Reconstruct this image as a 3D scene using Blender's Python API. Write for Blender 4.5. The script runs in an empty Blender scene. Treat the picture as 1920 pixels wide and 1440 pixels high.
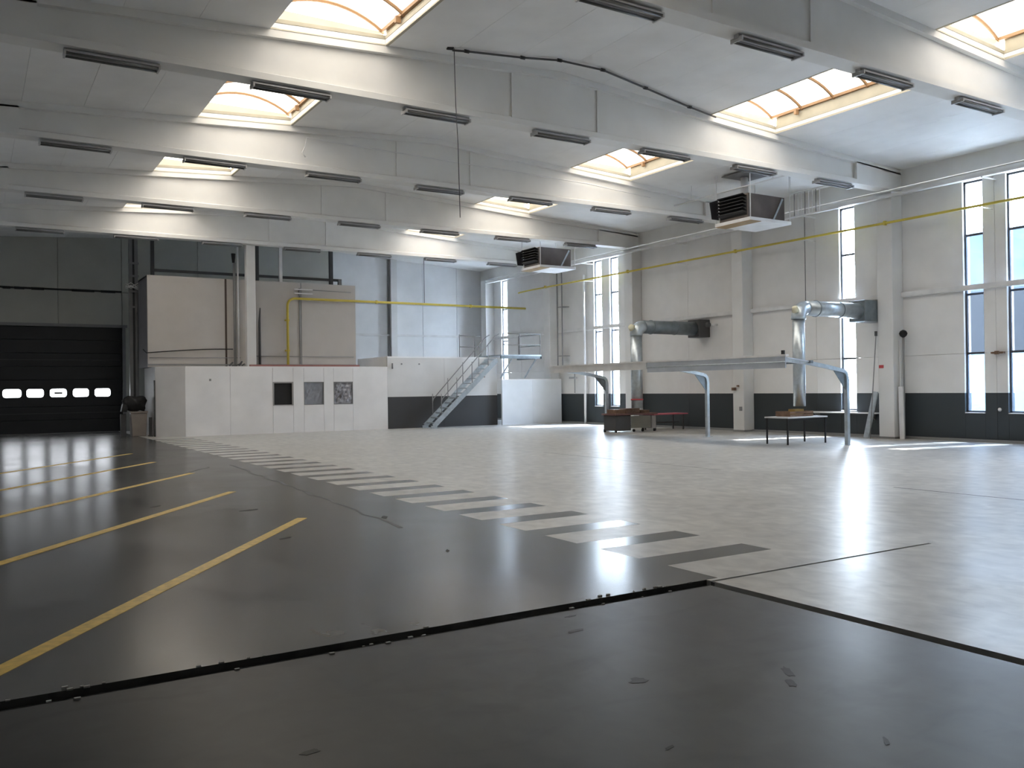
import bpy, bmesh, math, random
from mathutils import Vector, Matrix
random.seed(7)
SC = bpy.context.scene
COL = SC.collection

# ------------------------------------------------------------------ camera, world, sun, exposure
cam_d = bpy.data.cameras.new('camera')
cam = bpy.data.objects.new('camera', cam_d); COL.objects.link(cam)
cam_d.sensor_width = 36.0; cam_d.lens = 30.76; cam_d.clip_start = 0.05; cam_d.clip_end = 500
yaw, pit, rol = math.radians(31.81), math.radians(0.2674), math.radians(-0.7402)
fw = Vector((math.sin(yaw)*math.cos(pit), math.cos(yaw)*math.cos(pit), math.sin(pit)))
rt = Vector((math.cos(yaw), -math.sin(yaw), 0)); up = rt.cross(fw)
r2 = rt*math.cos(rol) + up*math.sin(rol); u2 = -rt*math.sin(rol) + up*math.cos(rol)
cam.matrix_world = Matrix(((r2.x, u2.x, -fw.x, 0), (r2.y, u2.y, -fw.y, 0), (r2.z, u2.z, -fw.z, 1.6), (0, 0, 0, 1)))
SC.camera = cam

SC.view_settings.view_transform = 'Standard'
SC.view_settings.look = 'None'
SC.view_settings.gamma = 1.0
SC.view_settings.use_curve_mapping = False
SC.view_settings.exposure = 1.32

world = bpy.data.worlds.new('world'); SC.world = world; world.use_nodes = True
nt = world.node_tree; nt.nodes.clear()
wo = nt.nodes.new('ShaderNodeOutputWorld'); bg = nt.nodes.new('ShaderNodeBackground')
tc = nt.nodes.new('ShaderNodeTexCoord'); sx = nt.nodes.new('ShaderNodeSeparateXYZ'); cr = nt.nodes.new('ShaderNodeValToRGB')
nt.links.new(tc.outputs['Generated'], sx.inputs[0]); nt.links.new(sx.outputs['Z'], cr.inputs[0])
cr.color_ramp.elements[0].position = 0.0; cr.color_ramp.elements[0].color = (0.88, 0.94, 1.0, 1)
cr.color_ramp.elements[1].position = 0.9; cr.color_ramp.elements[1].color = (0.50, 0.68, 1.0, 1)
nt.links.new(cr.outputs[0], bg.inputs[0]); nt.links.new(bg.outputs[0], wo.inputs[0])
bg.inputs[1].default_value = 26.0

sun_d = bpy.data.lights.new('sun', 'SUN'); sun_d.energy = 17.0; sun_d.angle = math.radians(0.6); sun_d.color = (1, 0.96, 0.9)
sun = bpy.data.objects.new('sun', sun_d); COL.objects.link(sun)
sun.rotation_euler = Vector((-1.0, 0.2, -1.62)).to_track_quat('-Z', 'Y').to_euler()

SKYLIGHT_STRENGTH = 1.45

# ------------------------------------------------------------------ materials
MATS = {}
def nodemat(name):
    m = bpy.data.materials.new(name); m.use_nodes = True
    MATS[name] = m
    return m, m.node_tree, m.node_tree.nodes['Principled BSDF']
def mat(name, col, rough=0.6, metal=0.0, var=0.08, scale=3.0, bump=0.0, spec=0.5):
    m, t, b = nodemat(name)
    b.inputs['Roughness'].default_value = rough; b.inputs['Metallic'].default_value = metal
    b.inputs['Specular IOR Level'].default_value = spec
    n = t.nodes.new('ShaderNodeTexNoise'); n.inputs['Scale'].default_value = scale; n.inputs['Detail'].default_value = 5
    g = t.nodes.new('ShaderNodeNewGeometry'); t.links.new(g.outputs['Position'], n.inputs['Vector'])
    r = t.nodes.new('ShaderNodeValToRGB')
    r.color_ramp.elements[0].position = 0.3; r.color_ramp.elements[1].position = 0.7
    r.color_ramp.elements[0].color = tuple(c*(1-var) for c in col)+(1,)
    r.color_ramp.elements[1].color = tuple(min(1, c*(1+var)) for c in col)+(1,)
    t.links.new(n.outputs['Fac'], r.inputs[0]); t.links.new(r.outputs[0], b.inputs['Base Color'])
    if bump:
        bp = t.nodes.new('ShaderNodeBump'); bp.inputs['Strength'].default_value = bump; bp.inputs['Distance'].default_value = 0.02
        t.links.new(n.outputs['Fac'], bp.inputs['Height']); t.links.new(bp.outputs[0], b.inputs['Normal'])
    return m
def emis(name, col, s):
    m, t, b = nodemat(name)
    b.inputs['Base Color'].default_value = (*col, 1)
    b.inputs['Emission Color'].default_value = (*col, 1); b.inputs['Emission Strength'].default_value = s
    return m
def wall_mat(name, col, band=None, top=1.31):
    """painted wall: flat paint above, charcoal paint up to `top` metres"""
    m, t, b = nodemat(name)
    b.inputs['Roughness'].default_value = 0.55
    g = t.nodes.new('ShaderNodeNewGeometry'); n = t.nodes.new('ShaderNodeTexNoise')
    n.inputs['Scale'].default_value = 1.2; n.inputs['Detail'].default_value = 6
    t.links.new(g.outputs['Position'], n.inputs['Vector'])
    r = t.nodes.new('ShaderNodeValToRGB'); r.color_ramp.elements[0].position = 0.3; r.color_ramp.elements[1].position = 0.75
    r.color_ramp.elements[0].color = tuple(c*0.93 for c in col)+(1,); r.color_ramp.elements[1].color = tuple(c*1.04 for c in col)+(1,)
    t.links.new(n.outputs['Fac'], r.inputs[0])
    if band is None:
        t.links.new(r.outputs[0], b.inputs['Base Color']); return m
    s = t.nodes.new('ShaderNodeSeparateXYZ'); t.links.new(g.outputs['Position'], s.inputs[0])
    c = t.nodes.new('ShaderNodeMath'); c.operation = 'LESS_THAN'; c.inputs[1].default_value = top
    t.links.new(s.outputs['Z'], c.inputs[0])
    mx = t.nodes.new('ShaderNodeMix'); mx.data_type = 'RGBA'
    t.links.new(c.outputs[0], mx.inputs['Factor']); t.links.new(r.outputs[0], mx.inputs['A']); mx.inputs['B'].default_value = (*band, 1)
    t.links.new(mx.outputs['Result'], b.inputs['Base Color'])
    return m
def floor_mat(name, col, dark, rough, stain, bump=0.03, spec=0.4):
    m, t, b = nodemat(name); b.inputs['Specular IOR Level'].default_value = spec
    N = t.nodes.new; L = t.links.new
    g = N('ShaderNodeNewGeometry')
    def noise(scale, det, dist=0.0, stretch=None):
        n = N('ShaderNodeTexNoise'); n.inputs['Scale'].default_value = scale; n.inputs['Detail'].default_value = det
        n.inputs['Distortion'].default_value = dist
        if stretch:
            mp = N('ShaderNodeMapping'); mp.inputs['Scale'].default_value = stretch; L(g.outputs['Position'], mp.inputs[0]); L(mp.outputs[0], n.inputs['Vector'])
        else: L(g.outputs['Position'], n.inputs['Vector'])
        return n
    big = noise(0.55, 8, 0.6); fine = noise(5.0, 10, 0.5, (1, 0.7, 1)); sp = noise(1.9, 3, 1.2, (0.6, 1.3, 1))
    r = N('ShaderNodeValToRGB'); r.color_ramp.elements[0].position = 0.39; r.color_ramp.elements[1].position = 0.61
    r.color_ramp.elements[0].color = (*dark, 1); r.color_ramp.elements[1].color = (*col, 1); L(big.outputs['Fac'], r.inputs[0])
    r2_ = N('ShaderNodeValToRGB'); r2_.color_ramp.elements[0].position = 0.3; r2_.color_ramp.elements[1].position = 0.7
    r2_.color_ramp.elements[0].color = (0.80, 0.80, 0.80, 1); r2_.color_ramp.elements[1].color = (1.15, 1.15, 1.13, 1); L(fine.outputs['Fac'], r2_.inputs[0])
    r3 = N('ShaderNodeValToRGB'); r3.color_ramp.elements[0].position = 0.26; r3.color_ramp.elements[1].position = 0.46
    r3.color_ramp.elements[0].color = (stain, stain, stain, 1); r3.color_ramp.elements[1].color = (1, 1, 1, 1); L(sp.outputs['Fac'], r3.inputs[0])
    m1 = N('ShaderNodeMix'); m1.data_type = 'RGBA'; m1.blend_type = 'MULTIPLY'; m1.inputs['Factor'].default_value = 1
    L(r.outputs[0], m1.inputs['A']); L(r2_.outputs[0], m1.inputs['B'])
    m2 = N('ShaderNodeMix'); m2.data_type = 'RGBA'; m2.blend_type = 'MULTIPLY'; m2.inputs['Factor'].default_value = 1
    L(m1.outputs['Result'], m2.inputs['A']); L(r3.outputs[0], m2.inputs['B']); L(m2.outputs['Result'], b.inputs['Base Color'])
    mr = N('ShaderNodeMapRange'); mr.inputs['To Min'].default_value = rough-0.06; mr.inputs['To Max'].default_value = rough+0.10
    L(big.outputs['Fac'], mr.inputs['Value']); L(mr.outputs[0], b.inputs['Roughness'])
    wav = noise(2.6, 4, 0.4)
    bp = N('ShaderNodeBump'); bp.inputs['Strength'].default_value = bump; bp.inputs['Distance'].default_value = 0.02
    L(wav.outputs['Fac'], bp.inputs['Height']); L(bp.outputs[0], b.inputs['Normal'])
    return m
def glass_mat(name, tint, refl=0.06):
    m = bpy.data.materials.new(name); m.use_nodes = True; t = m.node_tree; t.nodes.clear(); MATS[name] = m
    o = t.nodes.new('ShaderNodeOutputMaterial'); mx = t.nodes.new('ShaderNodeMixShader')
    tr = t.nodes.new('ShaderNodeBsdfTransparent'); gl = t.nodes.new('ShaderNodeBsdfGlossy')
    tr.inputs[0].default_value = (*tint, 1); gl.inputs['Roughness'].default_value = 0.03
    mx.inputs[0].default_value = refl
    t.links.new(tr.outputs[0], mx.inputs[1]); t.links.new(gl.outputs[0], mx.inputs[2]); t.links.new(mx.outputs[0], o.inputs[0])
    return m

WHITE = (0.78, 0.765, 0.745); CHAR = (0.033, 0.041, 0.046)
M_wallR = wall_mat('painted_wall_with_charcoal_band', WHITE, CHAR)
M_wall = wall_mat('painted_wall', (0.80, 0.80, 0.80))
M_backL = wall_mat('darker_back_wall', (0.48, 0.475, 0.43))  # darker grey for the left part of the back wall
M_dark = wall_mat('dull_grey_wall', (0.42, 0.42, 0.42))
M_ceil = wall_mat('ceiling_paint', (0.82, 0.815, 0.80))
M_beam = wall_mat('beam_paint', (0.76, 0.75, 0.72))
M_floorD = floor_mat('grey_concrete_floor', (0.088, 0.085, 0.080), (0.050, 0.049, 0.047), 0.21, 0.70)
M_floorN = floor_mat('dimmed_nearest_slab_concrete', (0.050, 0.049, 0.047), (0.026, 0.026, 0.026), 0.36, 0.62, 0.03, 0.22)  # concrete colour darkened to carry the dim light of the foreground
M_floorL = floor_mat('light_painted_floor', (0.50, 0.485, 0.455), (0.44, 0.425, 0.40), 0.31, 0.95, 0.05, 0.15)
M_block = wall_mat('white_partition_paint', (0.88, 0.86, 0.85))
M_blockband = wall_mat('white_partition_with_charcoal_band', (0.74, 0.73, 0.72), (0.05, 0.05, 0.052), 1.30)
M_cream = wall_mat('cream_cabin_panel', (0.52, 0.485, 0.45))
M_black = mat('black_rubber', (0.012, 0.012, 0.013), 0.6)
M_joint = mat('dark_joint_filler', (0.022, 0.022, 0.023), 0.75, bump=0.6, scale=40)
M_joint2 = mat('grey_joint_filler', (0.10, 0.10, 0.10), 0.6)
M_yline = mat('yellow_line_paint', (0.60, 0.40, 0.09), 0.4, var=0.22, scale=14)
M_ypipe = mat('yellow_pipe_paint', (0.60, 0.47, 0.07), 0.4)
M_door = mat('dark_door_panel', (0.016, 0.018, 0.022), 0.5)
M_frame = mat('dark_window_frame', (0.05, 0.055, 0.07), 0.45)
M_sill = mat('light_sill', (0.65, 0.65, 0.66), 0.4)
M_rust = mat('rusty_brown_bar', (0.34, 0.20, 0.10), 0.6)
M_curb = mat('cream_skylight_curb', (0.42, 0.385, 0.30), 0.6)
M_galv = mat('galvanised_steel', (0.52, 0.57, 0.60), 0.35, 0.75, var=0.12, scale=9)
M_galvd = mat('dull_galvanised_steel', (0.20, 0.23, 0.25), 0.45, 0.5, var=0.15, scale=6)
M_grey = mat('grey_metal_paint', (0.25, 0.25, 0.25), 0.5)
M_dgrey = mat('dark_grey_paint', (0.07, 0.07, 0.072), 0.55)
M_lamp = mat('fixture_enamel', (0.42, 0.42, 0.42), 0.4)
M_tube = mat('unlit_tube', (0.16, 0.16, 0.155), 0.3)
M_wp = mat('white_pipe_paint', (0.72, 0.71, 0.70), 0.45)
M_heat = mat('brown_heater_casing', (0.16, 0.135, 0.125), 0.28, 0.55, var=0.25, scale=1.6)
M_louv = mat('black_louvre', (0.02, 0.02, 0.024), 0.5)
M_wood = mat('brown_wood', (0.17, 0.10, 0.06), 0.6, var=0.3, scale=8)
M_red = mat('red_paint', (0.50, 0.07, 0.08), 0.45)
M_pink = mat('faded_red_board', (0.55, 0.12, 0.15), 0.5)
M_bin = mat('beige_bin_plastic', (0.34, 0.30, 0.27), 0.5)
M_cable = mat('grey_cable', (0.06, 0.06, 0.065), 0.5)
M_foil = mat('crumpled_grey_film', (0.30, 0.30, 0.33), 0.3, 0.2, var=0.55, scale=5, bump=1.0)
M_foil2 = mat('grey_film', (0.27, 0.28, 0.31), 0.35, 0.2, var=0.12, scale=3, bump=0.5)
M_tray = mat('pale_blue_tray_sheet', (0.56, 0.60, 0.66), 0.4, 0.1, var=0.08)
M_dome = emis('daylit_polycarbonate', (1.0, 0.95, 0.87), SKYLIGHT_STRENGTH)
M_dpane = emis('daylit_door_window', (0.90, 0.94, 1.0), 5.0)
M_ground = mat('outdoor_paving', (0.55, 0.55, 0.53), 0.8)
M_facW = mat('outdoor_white_wall', (0.16, 0.21, 0.20), 0.8, scale=0.6)
M_facG = mat('outdoor_grey_cladding', (0.040, 0.042, 0.044), 0.7, scale=0.6, var=0.02)
M_facB = mat('outdoor_blue_cladding', (0.07, 0.085, 0.10), 0.7, scale=0.4, var=0.35)
M_glass = glass_mat('clear_window_glass', (0.92, 0.95, 0.97))
M_glassT = glass_mat('tinted_window_glass', (0.40, 0.42, 0.44))
M_glassB = glass_mat('pale_blue_window_glass', (0.50, 0.56, 0.62))

# ------------------------------------------------------------------ mesh helpers
class MB:
    def __init__(s): s.v = []; s.f = []; s.mi = []; s.mats = []
    def _m(s, m):
        if m not in s.mats: s.mats.append(m)
        return s.mats.index(m)
    def add(s, vs, fs, m=None):
        o = len(s.v); s.v += [tuple(v) for v in vs]; k = s._m(m) if m else 0
        for f in fs: s.f.append(tuple(i+o for i in f)); s.mi.append(k)
        return s
    def box(s, x0, x1, y0, y1, z0, z1, m=None):
        vs = [(x, y, z) for z in (z0, z1) for y in (y0, y1) for x in (x0, x1)]
        return s.add(vs, [(0,2,3,1),(4,5,7,6),(0,1,5,4),(2,6,7,3),(0,4,6,2),(1,3,7,5)], m)
    def prism(s, poly, a, ext, m=None):
        """poly: 3D points of one cap, ext: extrusion vector"""
        n = len(poly); e = Vector(ext); vs = [Vector(p) for p in poly]; vs += [v+e for v in vs[:n]]
        fs = [tuple(range(n))[::-1], tuple(range(n, 2*n))] + [(i, (i+1) % n, n+(i+1) % n, n+i) for i in range(n)]
        return s.add(vs, fs, m)
    def bar(s, p, q, w, h, m=None, upv=(0,0,1)):
        p, q = Vector(p), Vector(q); d = (q-p).normalized(); u = Vector(upv)
        if abs(d.dot(u)) > 0.99: u = Vector((1,0,0))
        sd = d.cross(u).normalized(); u = sd.cross(d)
        vs = [c + sd*(a*w/2) + u*(b*h/2) for c in (p, q) for a, b in ((-1,-1),(1,-1),(1,1),(-1,1))]
        return s.add(vs, [(0,1,2,3),(4,7,6,5),(0,4,5,1),(1,5,6,2),(2,6,7,3),(3,7,4,0)], m)
    def tube(s, pts, r, n=10, m=None, caps=True):
        pts = [Vector(p) for p in pts]; rs = r if isinstance(r, (list, tuple)) else [r]*len(pts)
        rings = []; prev = None
        for i, p in enumerate(pts):
            d = (pts[min(i+1, len(pts)-1)] - pts[max(i-1, 0)]).normalized()
            if prev is None:
                u = Vector((0,0,1)) if abs(d.z) < 0.9 else Vector((1,0,0))
            else: u = prev
            a = d.cross(u).normalized(); u = a.cross(d).normalized(); prev = u
            rings.append([p + (a*math.cos(t*2*math.pi/n) + u*math.sin(t*2*math.pi/n))*rs[i] for t in range(n)])
        vs = [v for rg in rings for v in rg]; fs = []
        for i in range(len(pts)-1):
            for t in range(n):
                fs.append((i*n+t, i*n+(t+1) % n, (i+1)*n+(t+1) % n, (i+1)*n+t))
        if caps: fs += [tuple(range(n))[::-1], tuple(range((len(pts)-1)*n, len(pts)*n))]
        return s.add(vs, fs, m)
    def build(s, name, m=None, parent=None, smooth=False, bevel=0.0):
        if parent is not None:
            pl_ = parent_loc(parent); s.v = [tuple(Vector(v)-pl_) for v in s.v]
        me = bpy.data.meshes.new(name); me.from_pydata(s.v, [], s.f)
        ms = [x for x in s.mats if x] or ([m] if m else [])
        for x in ms: me.materials.append(x)
        for i, p_ in enumerate(me.polygons):
            p_.material_index = s.mi[i]
            p_.use_smooth = smooth
        bm = bmesh.new(); bm.from_mesh(me); bmesh.ops.recalc_face_normals(bm, faces=bm.faces); bm.to_mesh(me); bm.free()
        me.update()
        o = bpy.data.objects.new(name, me); COL.objects.link(o)
        if parent is not None:
            o.parent = parent
        if bevel:
            b = o.modifiers.new('bevel', 'BEVEL'); b.width = bevel; b.segments = 2; b.limit_method = 'ANGLE'
        if smooth:
            try: me.shade_auto_smooth
            except Exception: pass
        return o
def parent_loc(o):
    v = Vector(o.location)
    while o.parent: o = o.parent; v += Vector(o.location)
    return v
def box(name, x0, x1, y0, y1, z0, z1, m, parent=None, bevel=0.0):
    return MB().box(x0, x1, y0, y1, z0, z1).build(name, m, parent, bevel=bevel)
def tube(name, pts, r, m, parent=None, n=10):
    return MB().tube(pts, r, n).build(name, m, parent, smooth=True)
def tag(o, label, cat, group=None):
    o['label'] = label; o['category'] = cat
    if group: o['group'] = group
    return o
def thing(name, label, cat, loc=(0,0,0), group=None):
    o = bpy.data.objects.new(name, None); COL.objects.link(o); o.location = loc
    o.empty_display_size = 0.2
    return tag(o, label, cat, group)
def struct(o): o['kind'] = 'structure'; return o
def sroot(name, loc=(0,0,0)):
    o = bpy.data.objects.new(name, None); COL.objects.link(o); o.location = loc; return struct(o)
def copy_tree(o, parent=None):
    c = o.copy(); COL.objects.link(c)
    if parent is not None:
        c.parent = parent
    for ch in list(o.children): copy_tree(ch, c)
    return c
def elbow(a, b, c, r, n=8):
    """rounded corner points from a through b to c"""
    a, b, c = Vector(a), Vector(b), Vector(c); d1 = (a-b).normalized(); d2 = (c-b).normalized()
    p0 = b+d1*r; p1 = b+d2*r; out = []
    for i in range(n+1):
        t = i/n; out.append(p0*(1-t)**2 + b*2*t*(1-t) + p1*t*t)
    return out

XL, XR, YF, YB = -1.4, 23.0, -1.9, 40.0
RIDGE = 10.95
def zc(x): return 7.75 + 0.0585*(11.95-abs(x-RIDGE)) if x <= 22.95 else 7.75
BEAM_Y = [4.0, 9.85, 15.7, 21.55, 27.4, 33.25, 39.1]   # centre lines

# ------------------------------------------------------------------ floor
floor = sroot('floor')
JY0, JY1, JX0, JX1 = 5.13, 5.30, 5.03, 5.15
slab = lambda x0, x1, y0, y1, m, t=0.0: box('slab', x0, x1, y0, y1, -0.2, t, m, floor)
box('joint_bed', XL, XR, YF, JY1+0.02, -0.32, -0.045, M_joint, floor)
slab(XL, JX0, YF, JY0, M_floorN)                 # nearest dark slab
slab(XL, JX0, JY1, YB, M_floorD)                 # dark slab with yellow lines
slab(JX0, 5.28, JY1, YB, M_floorD)
slab(JX1, 8.12, YF, 5.21, M_floorL)              # light slab right of the channel
slab(JX1, 8.12, 5.25, JY1, M_floorL)
slab(8.12, XR+0.4, YF, JY1, M_floorL)
box('slab_joint', JX1, 8.12, 5.21, 5.25, -0.2, -0.006, M_joint2, floor)
slab(6.62, XR+0.4, JY1, YB, M_floorL)
y = JY1; k = 0
while y < 31.0:                                   # zebra edge: white bar, then dark bar
    y1 = 5.92 + 0.98*k
    slab(5.28, 6.62, y, y1, M_floorL); slab(5.28, 6.62, y1, y1+0.39, M_floorD)
    y = y1+0.39; k += 1
slab(5.28, 6.62, y, YB, M_floorL)
def ribbon(name, pts, w, m, z=0.004, parent=floor):
    mb = MB()
    P = [Vector((a[0], a[1], 0)) for a in pts]
    vs = []
    for i, q in enumerate(P):
        d = (P[min(i+1, len(P)-1)]-P[max(i-1, 0)]).normalized(); s_ = Vector((-d.y, d.x, 0))
        ww = w if not isinstance(w, (list, tuple)) else w[i]
        vs += [(q+s_*ww/2) + Vector((0,0,z)), (q-s_*ww/2) + Vector((0,0,z))]
    fs = [(2*i, 2*i+1, 2*i+3, 2*i+2) for i in range(len(P)-1)]
    vs += [v-Vector((0,0,z-0.0005)) for v in vs[:len(P)*2]]; n = len(P)*2
    fs += [(2*i, 2*i+2, n+2*i+2, n+2*i) for i in range(len(P)-1)] + [(2*i+1, 2*i+3, n+2*i+3, n+2*i+1) for i in range(len(P)-1)]
    mb.add(vs, fs); return mb.build(name, m, parent)
for x0, y0, x1, y1 in ((-1.2, 3.99, 3.54, 10.75), (-1.2, 7.62, 3.56, 14.27), (-1.2, 11.15, 3.73, 18.07), (-1.2, 14.65, 3.6, 21.5), (-1.2, 18.2, 3.6, 24.9)):
    ribbon('floor_marking_line', [(x0, y0), (x1, y1)], 0.125, M_yline)
# cracks and old joints in the slabs
rr = random.Random(3)
def crack(a, b, n, w, wob):
    A, B = Vector((*a, 0)), Vector((*b, 0)); s_ = (B-A).normalized(); s_ = Vector((-s_.y, s_.x, 0))
    pts = [(A.lerp(B, i/n) + s_*rr.uniform(-wob, wob))[:2] for i in range(n+1)]
    ribbon('crack', pts, [w*rr.uniform(0.3, 1.2) for _ in pts], M_joint2, 0.002)
crack((4.85, 19.5), (4.25, 9.3), 24, 0.05, 0.05)
crack((3.65, 18.1), (4.35, 19.3), 6, 0.05, 0.03)
ribbon('slab_joint', [(12.06, 8.35), (12.06, 4.5)], 0.035, M_joint2, 0.002)
ribbon('slab_joint', [(12.06, 18), (12.06, 12)], 0.02, M_joint2, 0.0015)
def blot(x, y, rx, ry, a):
    n = 12; pts = []
    for i in range(n):
        t = 2*math.pi*i/n; q = rr.uniform(0.6, 1.15); u, v = rx*q*math.cos(t), ry*q*math.sin(t)
        pts.append((x+u*math.cos(a)-v*math.sin(a), y+u*math.sin(a)+v*math.cos(a), 0.0006))
    MB().prism(pts, 0, (0, 0, 0.0008)).build('scuff_mark', M_scuff, floor)
M_scuff = mat('scuff_grime', (0.015, 0.014, 0.013), 0.4, var=0.3, scale=30, spec=0.15)
for x, y, rx, ry, a in ((3.08, 3.70, .07, .045, .3), (3.87, 3.36, .09, .03, 1.0), (3.73, 3.22, .07, .03, .9), (3.37, 4.68, .08, .025, .2), (3.56, 5.0, .06, .02, .1), (3.47, 2.46, .05, .015, .8),
        (2.62, 2.94, .04, .012, .3), (1.27, 3.78, .05, .03, 0), (4.41, 10.19, .12, .05, 1.2), (2.9, 9.4, .10, .04, .5), (3.2, 11.9, .14, .05, .2), (2.2, 13.1, .14, .04, .9), (4.0, 7.7, .08, .02, 1.1)):
    blot(x, y, rx, ry, a)
# crumbs of broken filler along the channel edge
mb = MB()
for i in range(46):
    t = rr.random(); x = -1.0 + 6.0*t; sgn = rr.choice((JY0-0.006, JY1+0.006))
    s_ = rr.uniform(0.008, 0.022); yy = sgn + rr.uniform(-0.03, 0.03)
    mb.box(x, x+s_*1.6, yy, yy+s_, 0.0, s_*0.5)
cr_ = mb.build('filler_crumbs', mat('pale_crumbs', (0.30, 0.29, 0.27), 0.8), floor); cr_['kind'] = 'stuff'

# ------------------------------------------------------------------ side walls
wins = [(12.0, 12.55), (13.17, 13.72), (17.15, 17.7), (28.6, 29.17), (29.72, 30.28), (37.45, 38.02)]
wins_out = [(5.6, 6.15), (6.75, 7.3)]          # the same windows go on beyond the frame
wr = sroot('wall_right')
allw = sorted(wins+wins_out)
cols = [9.85, 15.7, 21.55, 27.4, 33.25, 39.1]
brk = sorted(set([YF-0.3] + [4.0] + cols + [12.85, 18.6, 24.45, 30.75, 36.2] + [YB+0.3]))
segs = []
cur = YF-0.3
edges = sorted([(a, 'w', b) for a, b in allw])
pts = []
def solid(y0, y1):
    bs = [y0] + [b for b in brk if y0+0.25 < b < y1-0.25] + [y1]
    for a, b in zip(bs, bs[1:]):
        for z0, z1 in ((-0.05, 2.38), (2.38, 4.13), (4.13, 7.04)):
            MB().box(XR, XR+0.3, a+0.004, b-0.004, z0+0.004, z1-0.004).build('wall_panel', M_wallR, wr)
for a, _, b in edges:
    solid(cur, a)
    MB().box(XR, XR+0.3, a, b, -0.05, 0.78).build('wall_panel', M_wallR, wr)
    cur = b
solid(cur, YB+0.3)
box('backing', XR+0.31, XR+0.36, YF-0.3, YB+0.3, -0.2, 0.77, M_grey, wr)
# edge beam above the windows
box('edge_beam', XR-0.06, XR+0.36, YF-0.3, YB+0.3, 7.04, 7.85, M_beam, wr)
mb = MB()
for a, b in zip([YF-0.3]+[w[1] for w in allw], [w[0] for w in allw]+[YB+0.3]): mb.box(XR+0.31, XR+0.36, a+0.02, b-0.02, 0.7, 7.04)
mb.build('backing', M_grey, wr)

def make_window(i, y0, y1, tints):
    w = sroot('window_%d' % i, (XR+0.2, (y0+y1)/2, 0.78))
    f = MB(); x0, x1 = XR+0.08, XR+0.14
    f.box(x0, x1, y0, y0+0.045, 0.78, 7.04); f.box(x0, x1, y1-0.045, y1, 0.78, 7.04)
    f.box(x0, x1, y0, y1, 0.78, 0.83); f.box(x0, x1, y0, y1, 6.99, 7.04)
    f.build('window_frame', M_frame, w)
    for z in (2.38, 3.98, 5.58): box('mullion', x0-0.01, x1, y0+0.04, y1-0.04, z-0.03, z+0.03, M_frame, w)
    for (za, zb), tm in zip(((0.83, 2.35), (2.41, 3.95), (4.01, 5.55), (5.61, 6.99)), tints):
        box('pane', XR+0.105, XR+0.113, y0+0.045, y1-0.045, za, zb, tm, w)
    box('window_sill', XR-0.02, XR+0.09, y0, y1, 0.76, 0.785, M_sill, w)
    return w
for i, (a, b) in enumerate(wins+wins_out): make_window(i+1, a, b, [M_glassB, M_glassT, M_glassB, M_glass] if i < 2 else [M_glass]*4)
for a, b in wins+wins_out:        # daylight through each window: sky portals
    pd = bpy.data.lights.new('window_portal', 'AREA'); pd.shape = 'RECTANGLE'; pd.size = 6.2; pd.size_y = b-a; pd.cycles.is_portal = True
    po = bpy.data.objects.new('window_portal', pd); COL.objects.link(po); po.location = (XR+0.06, (a+b)/2, 3.9)
    po.rotation_euler = (0, math.radians(90), 0)

box('kerb', XR-0.12, XR-0.0005, 4, YB, -0.02, 0.07, M_grey, wr)
wl = struct(MB().box(XL-0.2, XL, YF-0.3, YB+0.3, -0.1, 8.6).build('wall_left', M_dark))
wf = struct(MB().box(XL-0.2, XR+0.3, YF-0.2, YF, -0.1, 8.6).build('wall_front', M_dark))

# ------------------------------------------------------------------ back wall
wb = sroot('wall_back')
DX0, DX1, DZ = 0.62, 5.5, 4.35
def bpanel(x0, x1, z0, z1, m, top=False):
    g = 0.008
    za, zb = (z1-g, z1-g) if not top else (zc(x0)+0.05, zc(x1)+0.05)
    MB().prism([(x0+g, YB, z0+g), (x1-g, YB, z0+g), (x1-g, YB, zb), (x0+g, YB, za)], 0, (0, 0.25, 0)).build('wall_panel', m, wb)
xb = [XL, DX0, 3.1, DX1, 8.6, RIDGE, 14.6, 17.6, 19.55, 21.5, XR]
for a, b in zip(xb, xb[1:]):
    m = M_backL if b <= 14.7 else M_wall
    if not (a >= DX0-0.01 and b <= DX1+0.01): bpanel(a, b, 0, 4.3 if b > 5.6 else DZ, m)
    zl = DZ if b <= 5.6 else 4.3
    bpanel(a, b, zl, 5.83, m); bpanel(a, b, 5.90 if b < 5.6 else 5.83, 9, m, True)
box('backing', XL-0.2, DX0, YB+0.26, YB+0.32, 0, 8.5, M_dgrey, wb)
box('backing', DX1, XR+0.3, YB+0.26, YB+0.32, 0, 8.5, M_dgrey, wb)
box('backing', DX0-0.01, DX1+0.01, YB+0.26, YB+0.32, DZ, 8.5, M_dgrey, wb)
for a, b in ((1.15, 1.42), (1.55, 1.9), (2.15, 2.6), (3.6, 4.45), (4.7, 5.25)):
    box('gap_filler', a, b, YB-0.02, YB+0.0, 5.80, 5.90, M_black, wb)

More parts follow.
